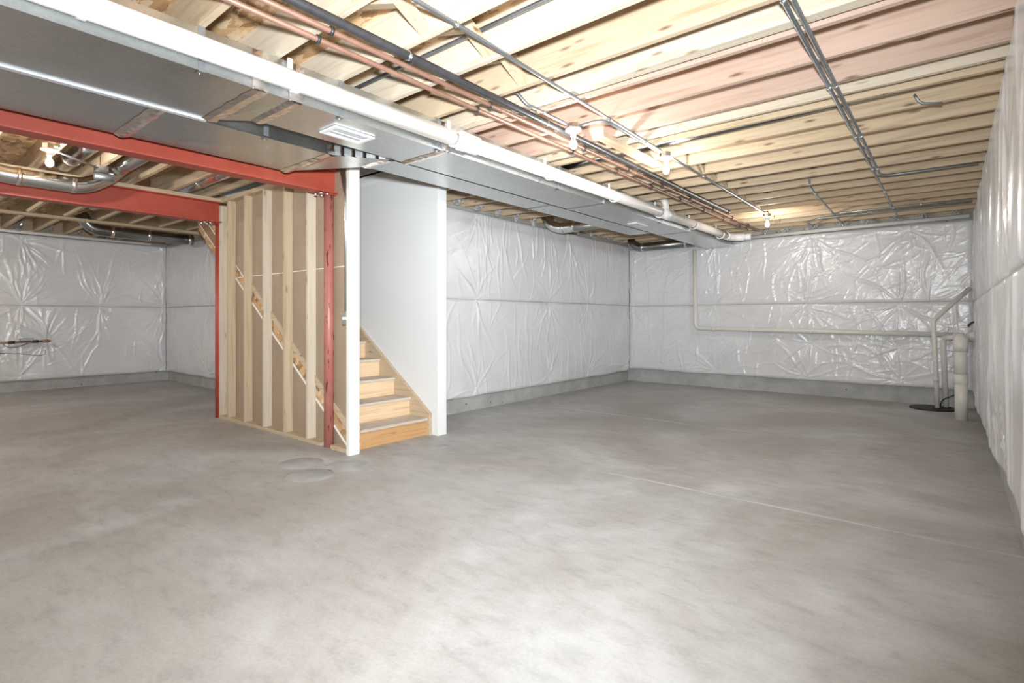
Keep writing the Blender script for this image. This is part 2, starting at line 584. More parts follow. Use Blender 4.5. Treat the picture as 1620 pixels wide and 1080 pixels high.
def blanket(label, p0, ud, nd, L, z0, z1, pins, seed, res=0.0135, vert=0.45, fold=1.0, crinkle=1.0, hem=None, bulge=0.025, base=0.045, edge=0.036, rays=26, long=1.0):
    nu, nz = int(L / res) + 2, int((z1 - z0) / res) + 2
    u = np.linspace(0, L, nu)[None, :].repeat(nz, 0)
    zt = np.linspace(0, 1, nz)[:, None].repeat(nu, 1)
    lo = z0 + (hem(u) if hem else 0) + 0.03 * fbm(u * 1.7, u * 0 + seed, seed + 3, 3) * (0.15 if z0 > 1 else 1)
    z = lo + (z1 - lo) * zt
    pill = np.ones_like(u)
    wr = np.zeros_like(u)
    rr = np.random.RandomState(seed)
    us, zs = u[0], z
    for i, (pu, pz) in enumerate(pins):
        sel = (us > pu - 1.0) & (us < pu + 1.0)
        U_, Z_ = u[:, sel], z[:, sel]
        du, dz = U_ - pu, Z_ - pz
        r = np.sqrt(du * du + dz * dz) + 1e-6
        pill[:, sel] = np.minimum(pill[:, sel], 1 - np.exp(-(r / 0.20) ** 1.3))
        acc = np.zeros_like(r)
        for k in range(rays):
            an = rr.uniform(0, 2 * PI)
            if rr.rand() < vert:
                an = rr.choice([-1, 1]) * PI / 2 + rr.normal(0, 0.42)
            ln, wd, am = rr.uniform(0.18, 0.75), rr.uniform(0.008, 0.018), rr.uniform(0.004, 0.015)
            cv = rr.uniform(-0.5, 0.5)
            ca, sa = math.cos(an), math.sin(an)
            al = du * ca + dz * sa
            pe = -du * sa + dz * ca + cv * al * al + 0.012 * np.sin(al * 11 + k)
            wdr = wd * (0.45 + 2.0 * np.clip(al, 0, 1))
            env = np.where(al > 0, (1 - np.exp(-al / 0.06)) * np.exp(-(al / ln) ** 2.5), 0)
            acc += am * env * np.exp(-(pe / wdr) ** 2)
        wr[:, sel] += np.minimum(acc, 0.035)
    area = L * (z1 - z0)
    for k in range(int(area * 22 * (fold + crinkle))):
        vertical = rr.rand() < fold / (fold + crinkle)
        cu, cz = rr.uniform(0, L), rr.uniform(z0, z1)
        an = PI / 2 + rr.normal(0, 0.16) if vertical else rr.normal(0.6, 0.45)
        ln = rr.uniform(0.15, 0.55) * long if vertical else rr.uniform(0.06, 0.26)
        wd, am = (rr.uniform(0.008, 0.02) * long, rr.uniform(0.003, 0.010) * long) if vertical else (rr.uniform(0.006, 0.013), rr.uniform(0.002, 0.007))
        i0, i1 = np.searchsorted(us, [cu - ln * 1.6, cu + ln * 1.6])
        if i1 - i0 < 2:
            continue
        du, dz = u[:, i0:i1] - cu, z[:, i0:i1] - cz
        ca, sa = math.cos(an), math.sin(an)
        al = du * ca + dz * sa
        pe = -du * sa + dz * ca + rr.uniform(-0.6, 0.6) * al * al + 0.010 * np.sin(al * 13 + k)
        wr[:, i0:i1] += am * np.exp(-(al / ln) ** 4) * np.exp(-(pe / wd) ** 2)
    wr += 0.010 * (fbm(u * 1.4, z * 1.4, seed + 41, 4) - 0.5) * 2
    off = base + bulge * pill + wr
    e = np.minimum(np.minimum(zt * (z1 - z0) + 0.004, (1 - zt) * (z1 - z0) + 0.004) / 0.045, 1)
    e = np.minimum(e, np.minimum(u + 0.004, L - u + 0.004) / 0.07)
    e = np.minimum(e, 1)
    off = edge + (off - edge) * np.sqrt(e) ** 0.8
    off = np.maximum(off, 0.01)
    P0, U, Nn = np.array(p0, float), np.array(ud, float), np.array(nd, float)
    pts = P0 + u[..., None] * U + off[..., None] * Nn
    pts[..., 2] += z
    back = P0 + u[..., None] * U + 0.004 * Nn
    back[..., 2] += z
    V = pts.reshape(-1, 3)
    idx = np.arange(nu * nz).reshape(nz, nu)
    q = np.stack([idx[:-1, :-1], idx[:-1, 1:], idx[1:, 1:], idx[1:, :-1]], -1).reshape(-1, 4)
    # closed border back to the wall
    ring = np.concatenate([idx[0, :], idx[1:, -1], idx[-1, -2::-1], idx[-2:0:-1, 0]])
    B = back.reshape(-1, 3)[ring]
    nb = len(V)
    m = len(ring)
    bi = nb + np.arange(m)
    q2 = np.stack([ring, bi, np.roll(bi, -1), np.roll(ring, -1)], -1)
    flip = np.cross(U, [0, 0, 1]) @ Nn < 0
    Q = np.concatenate([q, q2])
    if flip:
        Q = Q[:, ::-1]
    V = np.concatenate([V, B])
    me = bpy.data.meshes.new('insulation_blanket')
    me.vertices.add(len(V))
    me.vertices.foreach_set('co', V.astype(np.float32).ravel())
    me.loops.add(len(Q) * 4)
    me.loops.foreach_set('vertex_index', Q.astype(np.int32).ravel())
    me.polygons.add(len(Q))
    me.polygons.foreach_set('loop_start', np.arange(0, len(Q) * 4, 4, dtype=np.int32))
    me.polygons.foreach_set('loop_total', np.full(len(Q), 4, dtype=np.int32))
    me.polygons.foreach_set('use_smooth', np.concatenate([np.ones(len(q), bool), np.zeros(len(q2), bool)]))
    me.materials.append(M['vinyl'])
    me.update(calc_edges=True)
    o = bpy.data.objects.new('insulation_blanket', me)
    C.objects.link(o)
    tag(o, label, 'insulation', 'white vinyl faced insulation blankets on the walls')
    # fastener heads
    for pu, pz in pins:
        if pz < z0 + 0.03 or pz > z1 - 0.005 or pu < 0.02 or pu > L - 0.02:
            continue
        j, i = int(round((pz - z0) / (z1 - z0) * (nz - 1))), int(round(pu / L * (nu - 1)))
        c = pts[min(max(j, 0), nz - 1), min(max(i, 0), nu - 1)]
        a = Vector(c) + Vector(nd) * 0.0005
        MB().tube([a, a + Vector(nd) * 0.004], [0.016, 0.012], 10).build('fastener', 'hook', o)
    return o

def pins_for(us, z0, z1):
    return [(a, z) for a in us for z in (z0, z1)]

ZT = 2.665
# middle wall, runs along +y from the white stair wall to the back corner
um = [y - (YS1 + 0.13) for y in (5.32, 7.03, 8.22, 9.62)]
Lm = YB - 0.05 - (YS1 + 0.13)
blanket('upper white vinyl insulation blanket right of the white stair wall', (XM, YS1 + 0.13, 0), (0, 1, 0), (1, 0, 0), Lm, 1.505, ZT + 0.02,
        [(um[0], 2.62), (um[0], 1.53), (um[1] + .55, 2.61), (um[1], 1.52), (um[2], 1.51), (um[3], 2.59), (um[3], 1.52)], 11, fold=0.45, crinkle=0.15, vert=0.7, rays=22)
blanket('lower white vinyl insulation blanket right of the white stair wall', (XM, YS1 + 0.13, 0), (0, 1, 0), (1, 0, 0), Lm, 0.19, 1.505,
        [(um[0], 1.49), (um[0], 0.30), (um[1], 1.49), (um[1], 0.33), (um[2], 1.49), (um[2] , 0.29), (um[3], 1.48), (um[3], 0.30)], 23, fold=0.4, crinkle=0.12, vert=0.75, rays=22)
# back wall, runs along +x
ub = [x - (XM + 0.03) for x in (-4.93, -3.32, -1.85, -0.60)]
Lb = XR - 0.06 - (XM + 0.045)
blanket('upper white vinyl insulation blanket on the back wall above the sump pipe run', (XM + 0.045, YB, 0), (1, 0, 0), (0, -1, 0), Lb, 1.49, ZT - 0.045,
        [(ub[1], 1.51), (ub[2], 1.51), (ub[3], 1.51), (ub[2] + .1, 2.55), (ub[1], 2.55), (ub[0], 1.51), (ub[3] + .1, 2.55)], 37, fold=0.35, crinkle=2.4)
blanket('lower white vinyl insulation blanket on the back wall behind the sump pipe run', (XM + 0.045, YB, 0), (1, 0, 0), (0, -1, 0), Lb, 0.23, 1.49,
        [(ub[0], 1.47), (ub[1], 1.47), (ub[2], 1.47), (ub[3], 1.45), (ub[1], 0.31), (ub[2], 0.30), (ub[3], 0.33), (ub[2] + .05, 0.84), (ub[3] - .03, 0.80)], 53, fold=0.35, crinkle=2.0, vert=0.1, rays=18)
# right wall, runs along +y
ur = [y - YF - 0.03 for y in (1.2, 2.6, 4.2, 5.9, 7.6, 9.2)]
Lr = YB - 0.12 - YF
hemr = lambda u: 0.0 + 0.14 * np.clip((7.0 - (u + YF)) / 3.0, 0, 1) + 0.035 * np.sin(u * 2.1)
blanket('upper white vinyl insulation blanket along the right edge of the room', (XR, YF + 0.03, 0), (0, 1, 0), (-1, 0, 0), Lr, 1.48, 2.733,
        pins_for(ur, 1.50, 2.69), 71, res=0.022, fold=0.16, crinkle=0.02, bulge=0.010, base=0.055, edge=0.05, rays=6, vert=0.9, long=1.8)
blanket('lower white vinyl insulation blanket along the right edge of the room', (XR, YF + 0.03, 0), (0, 1, 0), (-1, 0, 0), Lr, 0.19, 1.48,
        pins_for(ur, 0.42, 1.46), 83, res=0.022, fold=0.2, crinkle=0.02, hem=hemr, bulge=0.010, base=0.060, edge=0.055, rays=6, vert=0.9, long=1.8)
# left wall, runs along +y
ul = [y - YF for y in (-0.9, 0.6, 1.74, 2.84, 3.86)]
Ll = YS - 0.05 - YF
blanket('upper white vinyl insulation blanket on the far left wall above the copper manifold', (XL, YF, 0), (0, 1, 0), (1, 0, 0), Ll, 1.47, ZT + 0.02,
        [(ul[0], 1.5), (ul[1], 2.55), (ul[2], 2.57), (ul[2], 1.50), (ul[3], 1.49), (ul[4], 2.57), (ul[4], 1.49)], 97, fold=0.2, crinkle=0.4, rays=34)
blanket('lower white vinyl insulation blanket on the far left wall behind the copper manifold', (XL, YF, 0), (0, 1, 0), (1, 0, 0), Ll, 0.175, 1.47,
        [(ul[0], 1.45), (ul[2], 1.45), (ul[3], 1.45), (ul[4], 1.45), (ul[2], 0.27), (ul[4], 0.25), (ul[2] + .32, 0.88)], 101, fold=0.2, crinkle=0.4, rays=34)
# alcove wall left of the stairs
La = XS0 - 0.12 - XL - 0.03
blanket('upper white vinyl insulation blanket in the alcove left of the stairs', (XL + 0.045, YS, 0), (1, 0, 0), (0, -1, 0), La, 1.47, ZT + 0.02,
        [(0.06, 2.6), (2.1, 1.49), (2.1, 2.58), (0.06, 1.49)], 113, fold=0.12, crinkle=0.05, rays=14)
blanket('lower white vinyl insulation blanket in the alcove left of the stairs', (XL + 0.045, YS, 0), (1, 0, 0), (0, -1, 0), La, 0.175, 1.47,
        [(2.1, 0.27), (2.1, 1.45), (0.06, 1.45), (0.06, 0.27)], 127, fold=0.12, crinkle=0.05, rays=14)

# ------------------------------------------------------------------ steel beams and columns
def ibeam(label, x, y0, y1, z0, z1, bf=0.15):
    t = thing('steel_beam', label, 'beam', (x, y0, z0), 'red steel beams')
    MB().box(x - bf / 2, x + bf / 2, y0, y1, z0, z0 + 0.013).build('bottom_flange', 'red', t, 0.002)
    MB().box(x - bf / 2, x + bf / 2, y0, y1, z1 - 0.013, z1).build('top_flange', 'red', t, 0.002)
    MB().box(x - 0.006, x + 0.006, y0, y1, z0 + 0.013, z1 - 0.013).build('web', 'red', t)
    for dx in (-0.05, 0.05):
        for dy in (-0.19, -0.125):
            a = Vector((x + dx, y1 + dy, z0 - 0.026))
            MB().tube([a, a + Vector((0, 0, 0.0255))], 0.017, 6).build('bolt', 'steel', t)
    MB().box(x - bf / 2, x + bf / 2, y0, y1, z1, ZJ).build('wood_plate', 'wood_yellow_y', t)
    return t
ibeam('red painted steel beam in front, beside the large sheet metal duct', -4.67, YF, 2.965, 2.455, 2.70)
ibeam('red painted steel beam behind, crossed by the round elbow duct', -7.12, YF, 2.87, 2.445, 2.70)

def column(label, x, y, z1, m):
    t = thing('steel_column', label, 'column', (x, y, 0), 'red steel columns')
    MB().tube([(x, y, 0.0), (x, y, z1 - 0.01)], 0.047, 24).build('shaft', m, t)
    MB().box(x - 0.07, x + 0.07, y - 0.06, y + 0.05, z1 - 0.010, z1).build('cap_plate', 'red', t)
column('worn red round steel column between the last stud and the white post', -4.70, 2.905, 2.455, 'redcol')
column('dark red steel column at the left end of the stud wall', -7.165, 2.885, 2.445, 'red')
ldg = MB().box(-10.12, -10.03, YF, YS - 0.1, ZJ - 0.04, ZJ - 0.001).build('wood_ledger', 'wood_yellow_y')
tag(ldg, 'long wood strip nailed under the joists before the far left wall', 'board')

# ------------------------------------------------------------------ stud wall beside the stairs
Y0, Y1 = 2.857, 2.946
sw = thing('stud_wall', 'unfinished wood stud wall on the near side of the stairs', 'wall frame', (-5.7, Y0, 0))
MB().box(-7.115, -4.775, Y0, Y1, 0, 0.038).build('bottom_plate', 'wood_yellow_x', sw, 0.002)
MB().box(-4.60, -4.274, Y0, Y1, 0, 0.038).build('bottom_plate', 'wood_yellow_x', sw, 0.002)
MB().box(-7.03, -4.76, Y0, Y1, ZJ - 0.05, ZJ - 0.001).build('top_plate', 'wood_yellow_x', sw)
for i, sx in enumerate((-7.112, -6.877, -6.433, -5.965, -5.506, -5.041)):
    x0 = sx if i else -7.105
    MB().box(x0, x0 + 0.038, Y0, Y1, 0.038, ZJ - 0.05 if i else 2.66).build('stud', 'wood_pale_z' if i in (0, 3, 5) else 'wood_yellow_z', sw, 0.002)
# drywall on the stair side, its brown paper back seen between the studs; slot left along the stringer
SL = 0.7175
def zu(x): return 0.229 + SL * (-4.498 - x)
def zl(x): return 0.059 + SL * (-4.498 - x)
YD0, YD1 = 2.947, 2.960
xa, xb = -7.10, -4.275
zm = 1.753
xs = -4.498 - (zm - 0.229) / SL     # where the upper slot line meets the sheet seam
MB().prism_y([(xs, zm + 0.0), (xb, zm), (xb, ZJ - 0.002), (xa, ZJ - 0.002), (xa, zu(xa))], YD0, YD1).build('drywall_sheet', 'paper', sw)
MB().prism_y([(xs, zm - 0.004), (xb, zu(xb) - 0.0), (xb, zm - 0.004)], YD0, YD1).build('drywall_sheet', 'paper', sw)
xl2 = -4.498 - (zm - 0.059) / SL
xfl = -4.498 + 0.059 / SL
MB().prism_y([(xa, 0.0), (xfl - 0.06, 0.0), (xfl - 0.06, zl(xfl - 0.06)), (xl2, zm - 0.004), (xa, zm - 0.004)], YD0, YD1).build('drywall_sheet', 'paper', sw)
MB().prism_y([(xa, zm), (xl2, zm), (xa, zl(xa))], YD0, YD1).build('drywall_sheet', 'paper', sw)
MB().box(xa, xb, YD0 - 0.0015, YD0 + 0.004, zm - 0.006, zm + 0.002).build('sheet_seam', 'gypsum', sw)
def slant(nm, m, x0, x1, fz, h, ya, yb, parent):
    return MB().prism_y([(x0, fz(x0)), (x1, fz(x1)), (x1, fz(x1) + h), (x0, fz(x0) + h)], ya, yb).build(nm, m, parent)
slant('cut_edge', 'gypsum', xa, xb, lambda x: zu(x) - 0.008, 0.014, YD0 - 0.0015, YD1, sw)
slant('cut_edge', 'gypsum', xa, xfl - 0.03, lambda x: zl(x) - 0.006, 0.014, YD0 - 0.0015, YD1, sw)
slant('diagonal_nailer', 'wood_yellow_x', -6.40, -4.42, lambda x: zu(x) + 0.006, 0.07, Y1 - 0.016, YD0 - 0.0005, sw)

for fz in (zu, zl):
    slant('cut_edge', 'gypsum', -8.0, -7.24, lambda x, f=fz: f(x) - 0.008, 0.016, YD0 - 0.0015, YD1, sw)
slant('skirt_board', 'wood_dark_x', -8.0, -7.24, lambda x: zl(x) + 0.008, zu(0) - zl(0) - 0.016, YD0, YD1, sw)
# white post closing the end of the stud wall
po = MB().box(-4.272, -4.222, 2.815, 2.925, 0, 2.735).build('end_post', 'trim', None, 0.004)
tag(po, 'tall off white painted post at the foot of the stairs', 'post')

# ------------------------------------------------------------------ staircase
st = thing('staircase', 'pine basement staircase rising between the stud wall and white drywall', 'stairs', (-4.33, 3.4, 0))
RISE, RUN = 0.198, 0.276
SY0, SY1 = 3.004, 3.862
for k in range(13):
    zt_ = 0.185 + RISE * k
    xn = -4.335 - RUN * k
    if k < 12:
        MB().box(xn - RUN - 0.022, xn, SY0, SY1, zt_ - 0.028, zt_).build('tread', 'wood_dirty_y', st, 0.006)
    zb = 0.0 if k == 0 else zt_ - RISE
    MB().box(xn - 0.045, xn - 0.025, SY0, SY1, zb, zt_ - 0.0285).build('riser', 'wood_dark_y' if k == 0 else 'wood_stair_y', st)
def sring(ya, yb, nm, m):
    top0 = 0.228
    xe = -4.32 - (2.90 - top0) / SL
    pl = [(-4.32, 0), (-4.32, top0), (xe, 2.90), (xe, 2.48), (-4.32 - 0.335, 0)]
    MB().prism_y(pl, ya, yb).build(nm, m, st)
sring(SY1 + 0.001, YS1 - 0.002, 'stringer', 'wood_stair_x' if 'wood_stair_x' in M else 'wood_yellow_x')
sring(2.964, SY0 - 0.001, 'stringer', 'osb')

# ------------------------------------------------------------------ rectangular ducts
ZD, ZDT = 2.515, 2.733
def dsec(xl0, xr0, y0, xl1, xr1, y1, parent, z0=ZD, z1=ZDT, name='duct_section'):
    # box section with cross broken bottom
    a = [(xl0, y0), (xr0, y0), (xr1, y1), (xl1, y1)]
    cx, cy = (xl0 + xr0 + xl1 + xr1) / 4, (y0 + y1) / 2
    vs = [(x, y, z0) for x, y in a] + [(x, y, z1) for x, y in a] + [(cx, cy, z0 - 0.006)]
    fs = [(1, 0, 8), (2, 1, 8), (3, 2, 8), (0, 3, 8), (4, 5, 6, 7), (0, 1, 5, 4), (1, 2, 6, 5), (2, 3, 7, 6), (3, 0, 4, 7)]
    return MB().add(vs, fs).build(name, 'galv', parent)
def cleat(xl, xr, y, parent, tape=True):
    w_ = 0.022
    b = MB()
    b.box(xl - 0.006, xr + 0.006, y - w_ / 2, y + w_ / 2, ZD - 0.008, ZD + 0.002)
    b.box(xr - 0.001, xr + 0.007, y - w_ / 2, y + w_ / 2, ZD, ZDT)
    o = b.build('joint_cleat', 'galv', parent)
    if tape:
        rr = random.Random(int(y * 1000))
        n = 16
        vs, fs = [], []
        for i in range(n + 1):
            x = xl - 0.004 + (xr - xl + 0.010) * i / n
            z = ZD - 0.010 - rr.random() * 0.006
            vs += [(x, y - 0.045 + rr.uniform(-.006, .006), ZD - 0.0025), (x, y - 0.012, z), (x, y + 0.012, z + 0.001), (x, y + 0.045 + rr.uniform(-.006, .006), ZD - 0.0025)]
        for i in range(n):
            for j in range(3):
                fs.append((i * 4 + j, i * 4 + j + 1, i * 4 + j + 5, i * 4 + j + 4))
        MB().add(vs, fs).build('foil_tape', 'foil', o)
        vs, fs = [], []
        for i in range(9):
            z = ZD - 0.004 + (ZDT - ZD) * i / 8
            x = xr + 0.009 + rr.random() * 0.005
            vs += [(xr + 0.0015, y - 0.045, z), (x, y - 0.012, z), (x, y + 0.012, z), (xr + 0.0015, y + 0.045, z)]
        for i in range(8):
            for j in range(3):
                fs.append((i * 4 + j, i * 4 + j + 1, i * 4 + j + 5, i * 4 + j + 4))
        MB().add(vs, fs).build('foil_tape', 'foil', o)
    return o
def strap(x, y, parent, w_=0.032, z0=ZD, z1=ZJ - 0.001):
    sp_ = MB().box(x + 0.0005, x + 0.003, y - w_ / 2, y + w_ / 2, z0 - 0.004, z1).box(x - 0.05, x + 0.003, y - w_ / 2, y + w_ / 2, z0 - 0.0065, z0 - 0.004).build('hanger_strap', 'emt', parent)
    MB().tube([(x - 0.03, y, z0 - 0.006), (x - 0.03, y, z0 - 0.012)], 0.006, 8).build('screw', 'steel', sp_)

A = thing('supply_duct', 'long rectangular galvanised duct next to the white drain pipe', 'duct', (-3.3, 3, ZD))
AR, AL0, AL1 = -2.96, -3.655, -3.44
for (l0, l1, y0, y1) in ((AL0, AL0, YF + 0.05, 0.19), (AL0, AL0, 0.2, 1.405), (AL0, AL1, 1.415, 1.615), (AL1, AL1, 1.625, 2.81), (AL1, AL1, 2.82, 5.20), (AL1, AL1, 5.21, 7.70), (AL1, AL1, 7.71, 9.74)):
    dsec(l0, AR, y0, l1, AR, y1, A)
cleat(AL0, AR, 1.41, A)
cleat(AL1, AR, 1.62, A)
cleat(AL1, AR, 2.815, A)
cleat(AL1, AR, 5.205, A, False)
cleat(AL1, AR, 7.705, A, False)
for sy in (1.107, 1.917, 2.745, 4.337, 6.71):
    strap(AR, sy, A)
# square flanged lower edge of the near sections
MB().box(AR - 0.002, AR + 0.004, YF + 0.05, 9.74, ZD - 0.003, ZD + 0.006).build('corner_seam', 'galv', A)

Bd = thing('return_duct', 'wide rectangular galvanised duct beside the front red beam', 'duct', (-4.0, 1, ZD))
BL, BR = -4.425, -3.70
for (l0, r0, y0, l1, r1, y1) in ((BL, BR, YF + 0.05, BL, BR, 1.135), (BL, BR, 1.145, BL, BR, 2.31), (BL, BR, 2.315, -3.785, -3.465, 2.68),
                                 (-3.785, -3.465, 2.685, -3.785, -3.465, 4.9), (-3.785, -3.465, 4.91, -3.785, -3.465, 7.45)):
    dsec(l0, r0, y0, l1, r1, y1, Bd)
cleat(BL, BR, 1.14, Bd)
cleat(BL, BR, 2.3125, Bd)
cleat(-3.785, -3.465, 2.6825, Bd)
cleat(-3.785, -3.465, 4.905, Bd, False)
MB().box(BR - 0.002, BR + 0.005, YF + 0.05, 2.31, ZD - 0.006, ZD + 0.008).build('corner_seam', 'steel', Bd)
MB().box(BR + 0.006, AL0 - 0.002, YF + 0.05, 1.40, ZD - 0.010, ZD + 0.006).build('corner_seam', 'louver_grey', Bd)
for sy in (1.80,):
    strap(BR, sy, Bd)
for sy in (2.38, 2.45, 2.52, 2.60):      # tape strips up the side of the transition
    xr_ = BR + (2.315 - sy) / (2.68 - 2.315) * (BR + 3.465)
    MB().box(xr_ - 0.01, xr_ + 0.006, sy - 0.016, sy + 0.016, ZD - 0.006, ZDT - 0.02).build('tape_strip', 'foil', Bd)

def register(label, x0, x1, y0, y1):
    t = thing('air_register', label, 'vent', ((x0 + x1) / 2, (y0 + y1) / 2, ZD - 0.02), 'white registers under the duct')
    z1 = ZD - 0.0065
    z0 = z1 - 0.012
    b = MB()
    fr = 0.028
    b.box(x0, x1, y0, y0 + fr, z0, z1).box(x0, x1, y1 - fr, y1, z0, z1).box(x0, x0 + fr, y0 + fr, y1 - fr, z0, z1).box(x1 - fr, x1, y0 + fr, y1 - fr, z0, z1)
    frm = b.build('frame', 'hook', t, 0.002)
    MB().box(x0 + fr, x1 - fr, y0 + fr, y1 - fr, z1 - 0.002, z1).build('backing', 'louver_grey', t)
    n = 16
    for i in range(n):
        yy = y0 + fr + (y1 - y0 - 2 * fr) * (i + 0.5) / n
        MB().add([(x0 + fr, yy - .006, z0 + .001), (x1 - fr, yy - .006, z0 + .001), (x1 - fr, yy + .004, z1 - .003), (x0 + fr, yy + .004, z1 - .003),
                  (x0 + fr, yy - .004, z0 + .001), (x1 - fr, yy - .004, z0 + .001), (x1 - fr, yy + .006, z1 - .003), (x0 + fr, yy + .006, z1 - .003)],
                 [(0, 1, 2, 3), (7, 6, 5, 4), (0, 4, 5, 1), (3, 2, 6, 7), (0, 3, 7, 4), (1, 5, 6, 2)]).build('louver', 'hook', frm)
    MB().box((x0 + x1) / 2 - .006, (x0 + x1) / 2 + .006, y0 + fr, y1 - fr, z0, z0 + 0.004).build('mullion', 'hook', frm)
register('white louvred register under the wide near part of the duct', -3.285, -3.098, 1.96, 2.27)
register('small white register under the far part of the duct', -3.32, -3.18, 6.45, 6.77)

# ------------------------------------------------------------------ white drain pipe with hooks
PX, PZ, PR = -2.868, 2.592, 0.056
pv = thing('drain_pipe', 'thick white plastic drain pipe hung along the duct', 'pipe', (PX, 3, PZ))
MB().tube([(PX, YF + 0.05, PZ - 0.01), (PX, 2.89, PZ)], PR, 28).build('pipe_length', 'pvc', pv)
MB().tube([(PX, 2.90, PZ), (PX, 9.02, PZ + 0.018)], PR, 28).build('pipe_length', 'pvc_warm', pv)
MB().tube([(PX, 2.86, PZ), (PX, 2.865, PZ), (PX, 2.945, PZ), (PX, 2.95, PZ), (PX, 2.955, PZ), (PX, 3.05, PZ)], [PR + .003, PR + .017, PR + .017, PR + .009, PR + .014, PR + .014], 28).build('coupling', 'pvc', pv)
MB().tube(fillet([(PX, 9.02, PZ + .018), (PX, 9.14, PZ + .018), (PX + .06, 9.30, PZ + .018), (PX + .20, 9.34, PZ + .014)], 0.07), PR + .006, 20).build('elbow', 'pvc', pv)
MB().tube([(PX + .19, 9.337, PZ + .014), (PX + .30, 9.36, PZ + .014)], PR, 20).build('pipe_length', 'pvc', pv)
# wye with a riser into the joists
MB().tube([(PX, 6.50, PZ + .01), (PX, 6.80, PZ + .011)], PR + .009, 24).build('wye_fitting', 'pvc', pv)
MB().tube(fillet([(PX, 6.64, PZ + .05), (PX, 6.62, PZ + .17), (PX - .04, 6.60, PZ + .225), (PX - .16, 6.60, PZ + .23)], 0.06), 0.045, 18).build('wye_branch', 'pvc_cream', pv)
MB().tube([(PX - .15, 6.60, PZ + .23), (PX - .50, 6.60, PZ + .235)], 0.034, 16).build('branch_pipe', 'pvc', pv)
def hookring(y, part):
    r = PR + 0.006
    pts = []
    for k in range(15):
        a = PI - PI * 1.08 * k / 14
        pts.append((a, r))
    b = MB()
    ws_ = 0.014
    vs, fs = [], []
    for a, rr in pts:
        for rad in (rr - .001, rr + .008):
            for dy in (-ws_, ws_):
                vs.append((PX + rad * math.cos(a), y + dy, PZ + 0.004 - rad * math.sin(a)))
    for i in range(len(pts) - 1):
        o = i * 4
        fs += [(o, o + 1, o + 5, o + 4), (o + 2, o + 6, o + 7, o + 3), (o, o + 4, o + 6, o + 2), (o + 1, o + 3, o + 7, o + 5)]
    e = (len(pts) - 1) * 4
    fs += [(0, 2, 3, 1), (e, e + 1, e + 3, e + 2)]
    b.add(vs, fs)
    b.box(PX - r - .008, PX - r + .001, y - ws_, y + ws_, PZ + 0.0, ZJ - 0.001)
    b.build('pipe_hook', 'hook', pv)
for hy in (0.6, 1.565, 2.82, 4.056, 5.27, 6.46, 7.60, 8.75):
    hookring(hy, pv)
for i in range(70):      # faint printed marking along the pipe
    y = 1.62 + i * 0.055
    if i % 9 == 8 or 2.78 < y < 3.08:
        continue
    ln = 0.03 if i % 9 else 0.045
    ang = 0.25
    x = PX + (PR + .0004) * math.cos(ang)
    z = PZ + (PR + .0004) * math.sin(ang) * -1
    MB().add([(x, y, z - .0015), (x, y + ln, z - .0015), (x, y + ln, z + .0015), (x, y, z + .0015)], [(0, 1, 2, 3)]).build('printed_mark', 'ink', pv) if i < 60 else None

# ------------------------------------------------------------------ copper, gas and conduit runs
def run(name, label, cat, pts, r, m, seg=14, rad=0.06, group=None, clips=(), clipm='steel', clipr=None, couplings=()):
    t = thing(name, label, cat, pts[0], group)
    MB().tube(fillet(pts, rad) if len(pts) > 2 else pts, r, seg).build('pipe_run', m, t)
    for cpos in clips:
        c, d = Vector(cpos[:3]), Vector(cpos[3:6])
        rr = r + (clipr or 0.004)
        MB().tube([c - d * 0.008, c + d * 0.008], rr, seg).build('clip', clipm, t)
    for cpos in couplings:
        c, d = Vector(cpos[:3]), Vector(cpos[3:6])
        MB().tube([c - d * 0.03, c + d * 0.03], r + 0.004, seg).build('coupling', m, t)
    return t
Yv = (0, 1, 0)
ZP = 2.70
jn = [2.70 + 0.403 * k + 0.018 for k in (-3, 0, 3, 5, 7, 9, 11, 13, 15)]
run('copper_pipe', 'copper water pipe under the joists nearer the duct', 'pipe', [(-2.53, YF + .05, ZP), (-2.55, 3, ZP), (-2.575, 9.2, ZP)], 0.0145, 'copper', rad=.2,
    group='copper water pipes under the joists', clips=[(-2.54 - .004 * y, y, ZP, *Yv) for y in jn], clipm='iron', clipr=0.009, couplings=[(-2.562, 4.2, ZP, *Yv), (-2.57, 6.3, ZP, *Yv)])
run('copper_pipe', 'copper water pipe under the joists nearer the black gas pipe', 'pipe', [(-2.412, YF + .05, ZP), (-2.425, 3, ZP), (-2.455, 9.4, ZP)], 0.0145, 'copper', rad=.2,
    group='copper water pipes under the joists', clips=[(-2.415 - .004 * y, y, ZP, *Yv) for y in jn], clipm='iron', clipr=0.009, couplings=[(-2.437, 4.9, ZP, *Yv)])
run('gas_pipe', 'black iron gas pipe under the joists beside the copper pipes', 'pipe', [(-2.325, YF + .05, 2.708), (-2.335, 3, 2.708), (-2.36, 7.55, 2.708)], 0.0235, 'iron', rad=.2,
    couplings=[(-2.36, 7.5, 2.708, *Yv)], clips=[(-2.33, 1.93, 2.708, *Yv), (-2.34, 3.25, 2.708, *Yv), (-2.35, 4.75, 2.708, *Yv), (-2.355, 5.83, 2.708, *Yv)])
ZC = ZJ - 0.013
run('conduit', 'steel conduit linking the bare ceiling bulbs', 'conduit', [(-1.92, YF + .05, ZC), (-1.925, 2, ZC), (-1.985, 4.50, ZC)], 0.0115, 'emt', rad=.2,
    group='conduits under the joists', clips=[(-1.925, 1.90, ZC, *Yv), (-1.955, 3.52, ZC, *Yv), (-1.97, 4.16, ZC, *Yv)])
run('conduit', 'steel conduit from the second bulb to the farthest bulb', 'conduit', [(-1.99, 4.72, ZC), (-1.995, 5.48, ZC), (-2.03, 8.12, ZC)], 0.0115, 'emt', rad=.2,
    group='conduits under the joists', clips=[(-1.995, 5.54, ZC, *Yv), (-2.017, 7.15, ZC, *Yv)])
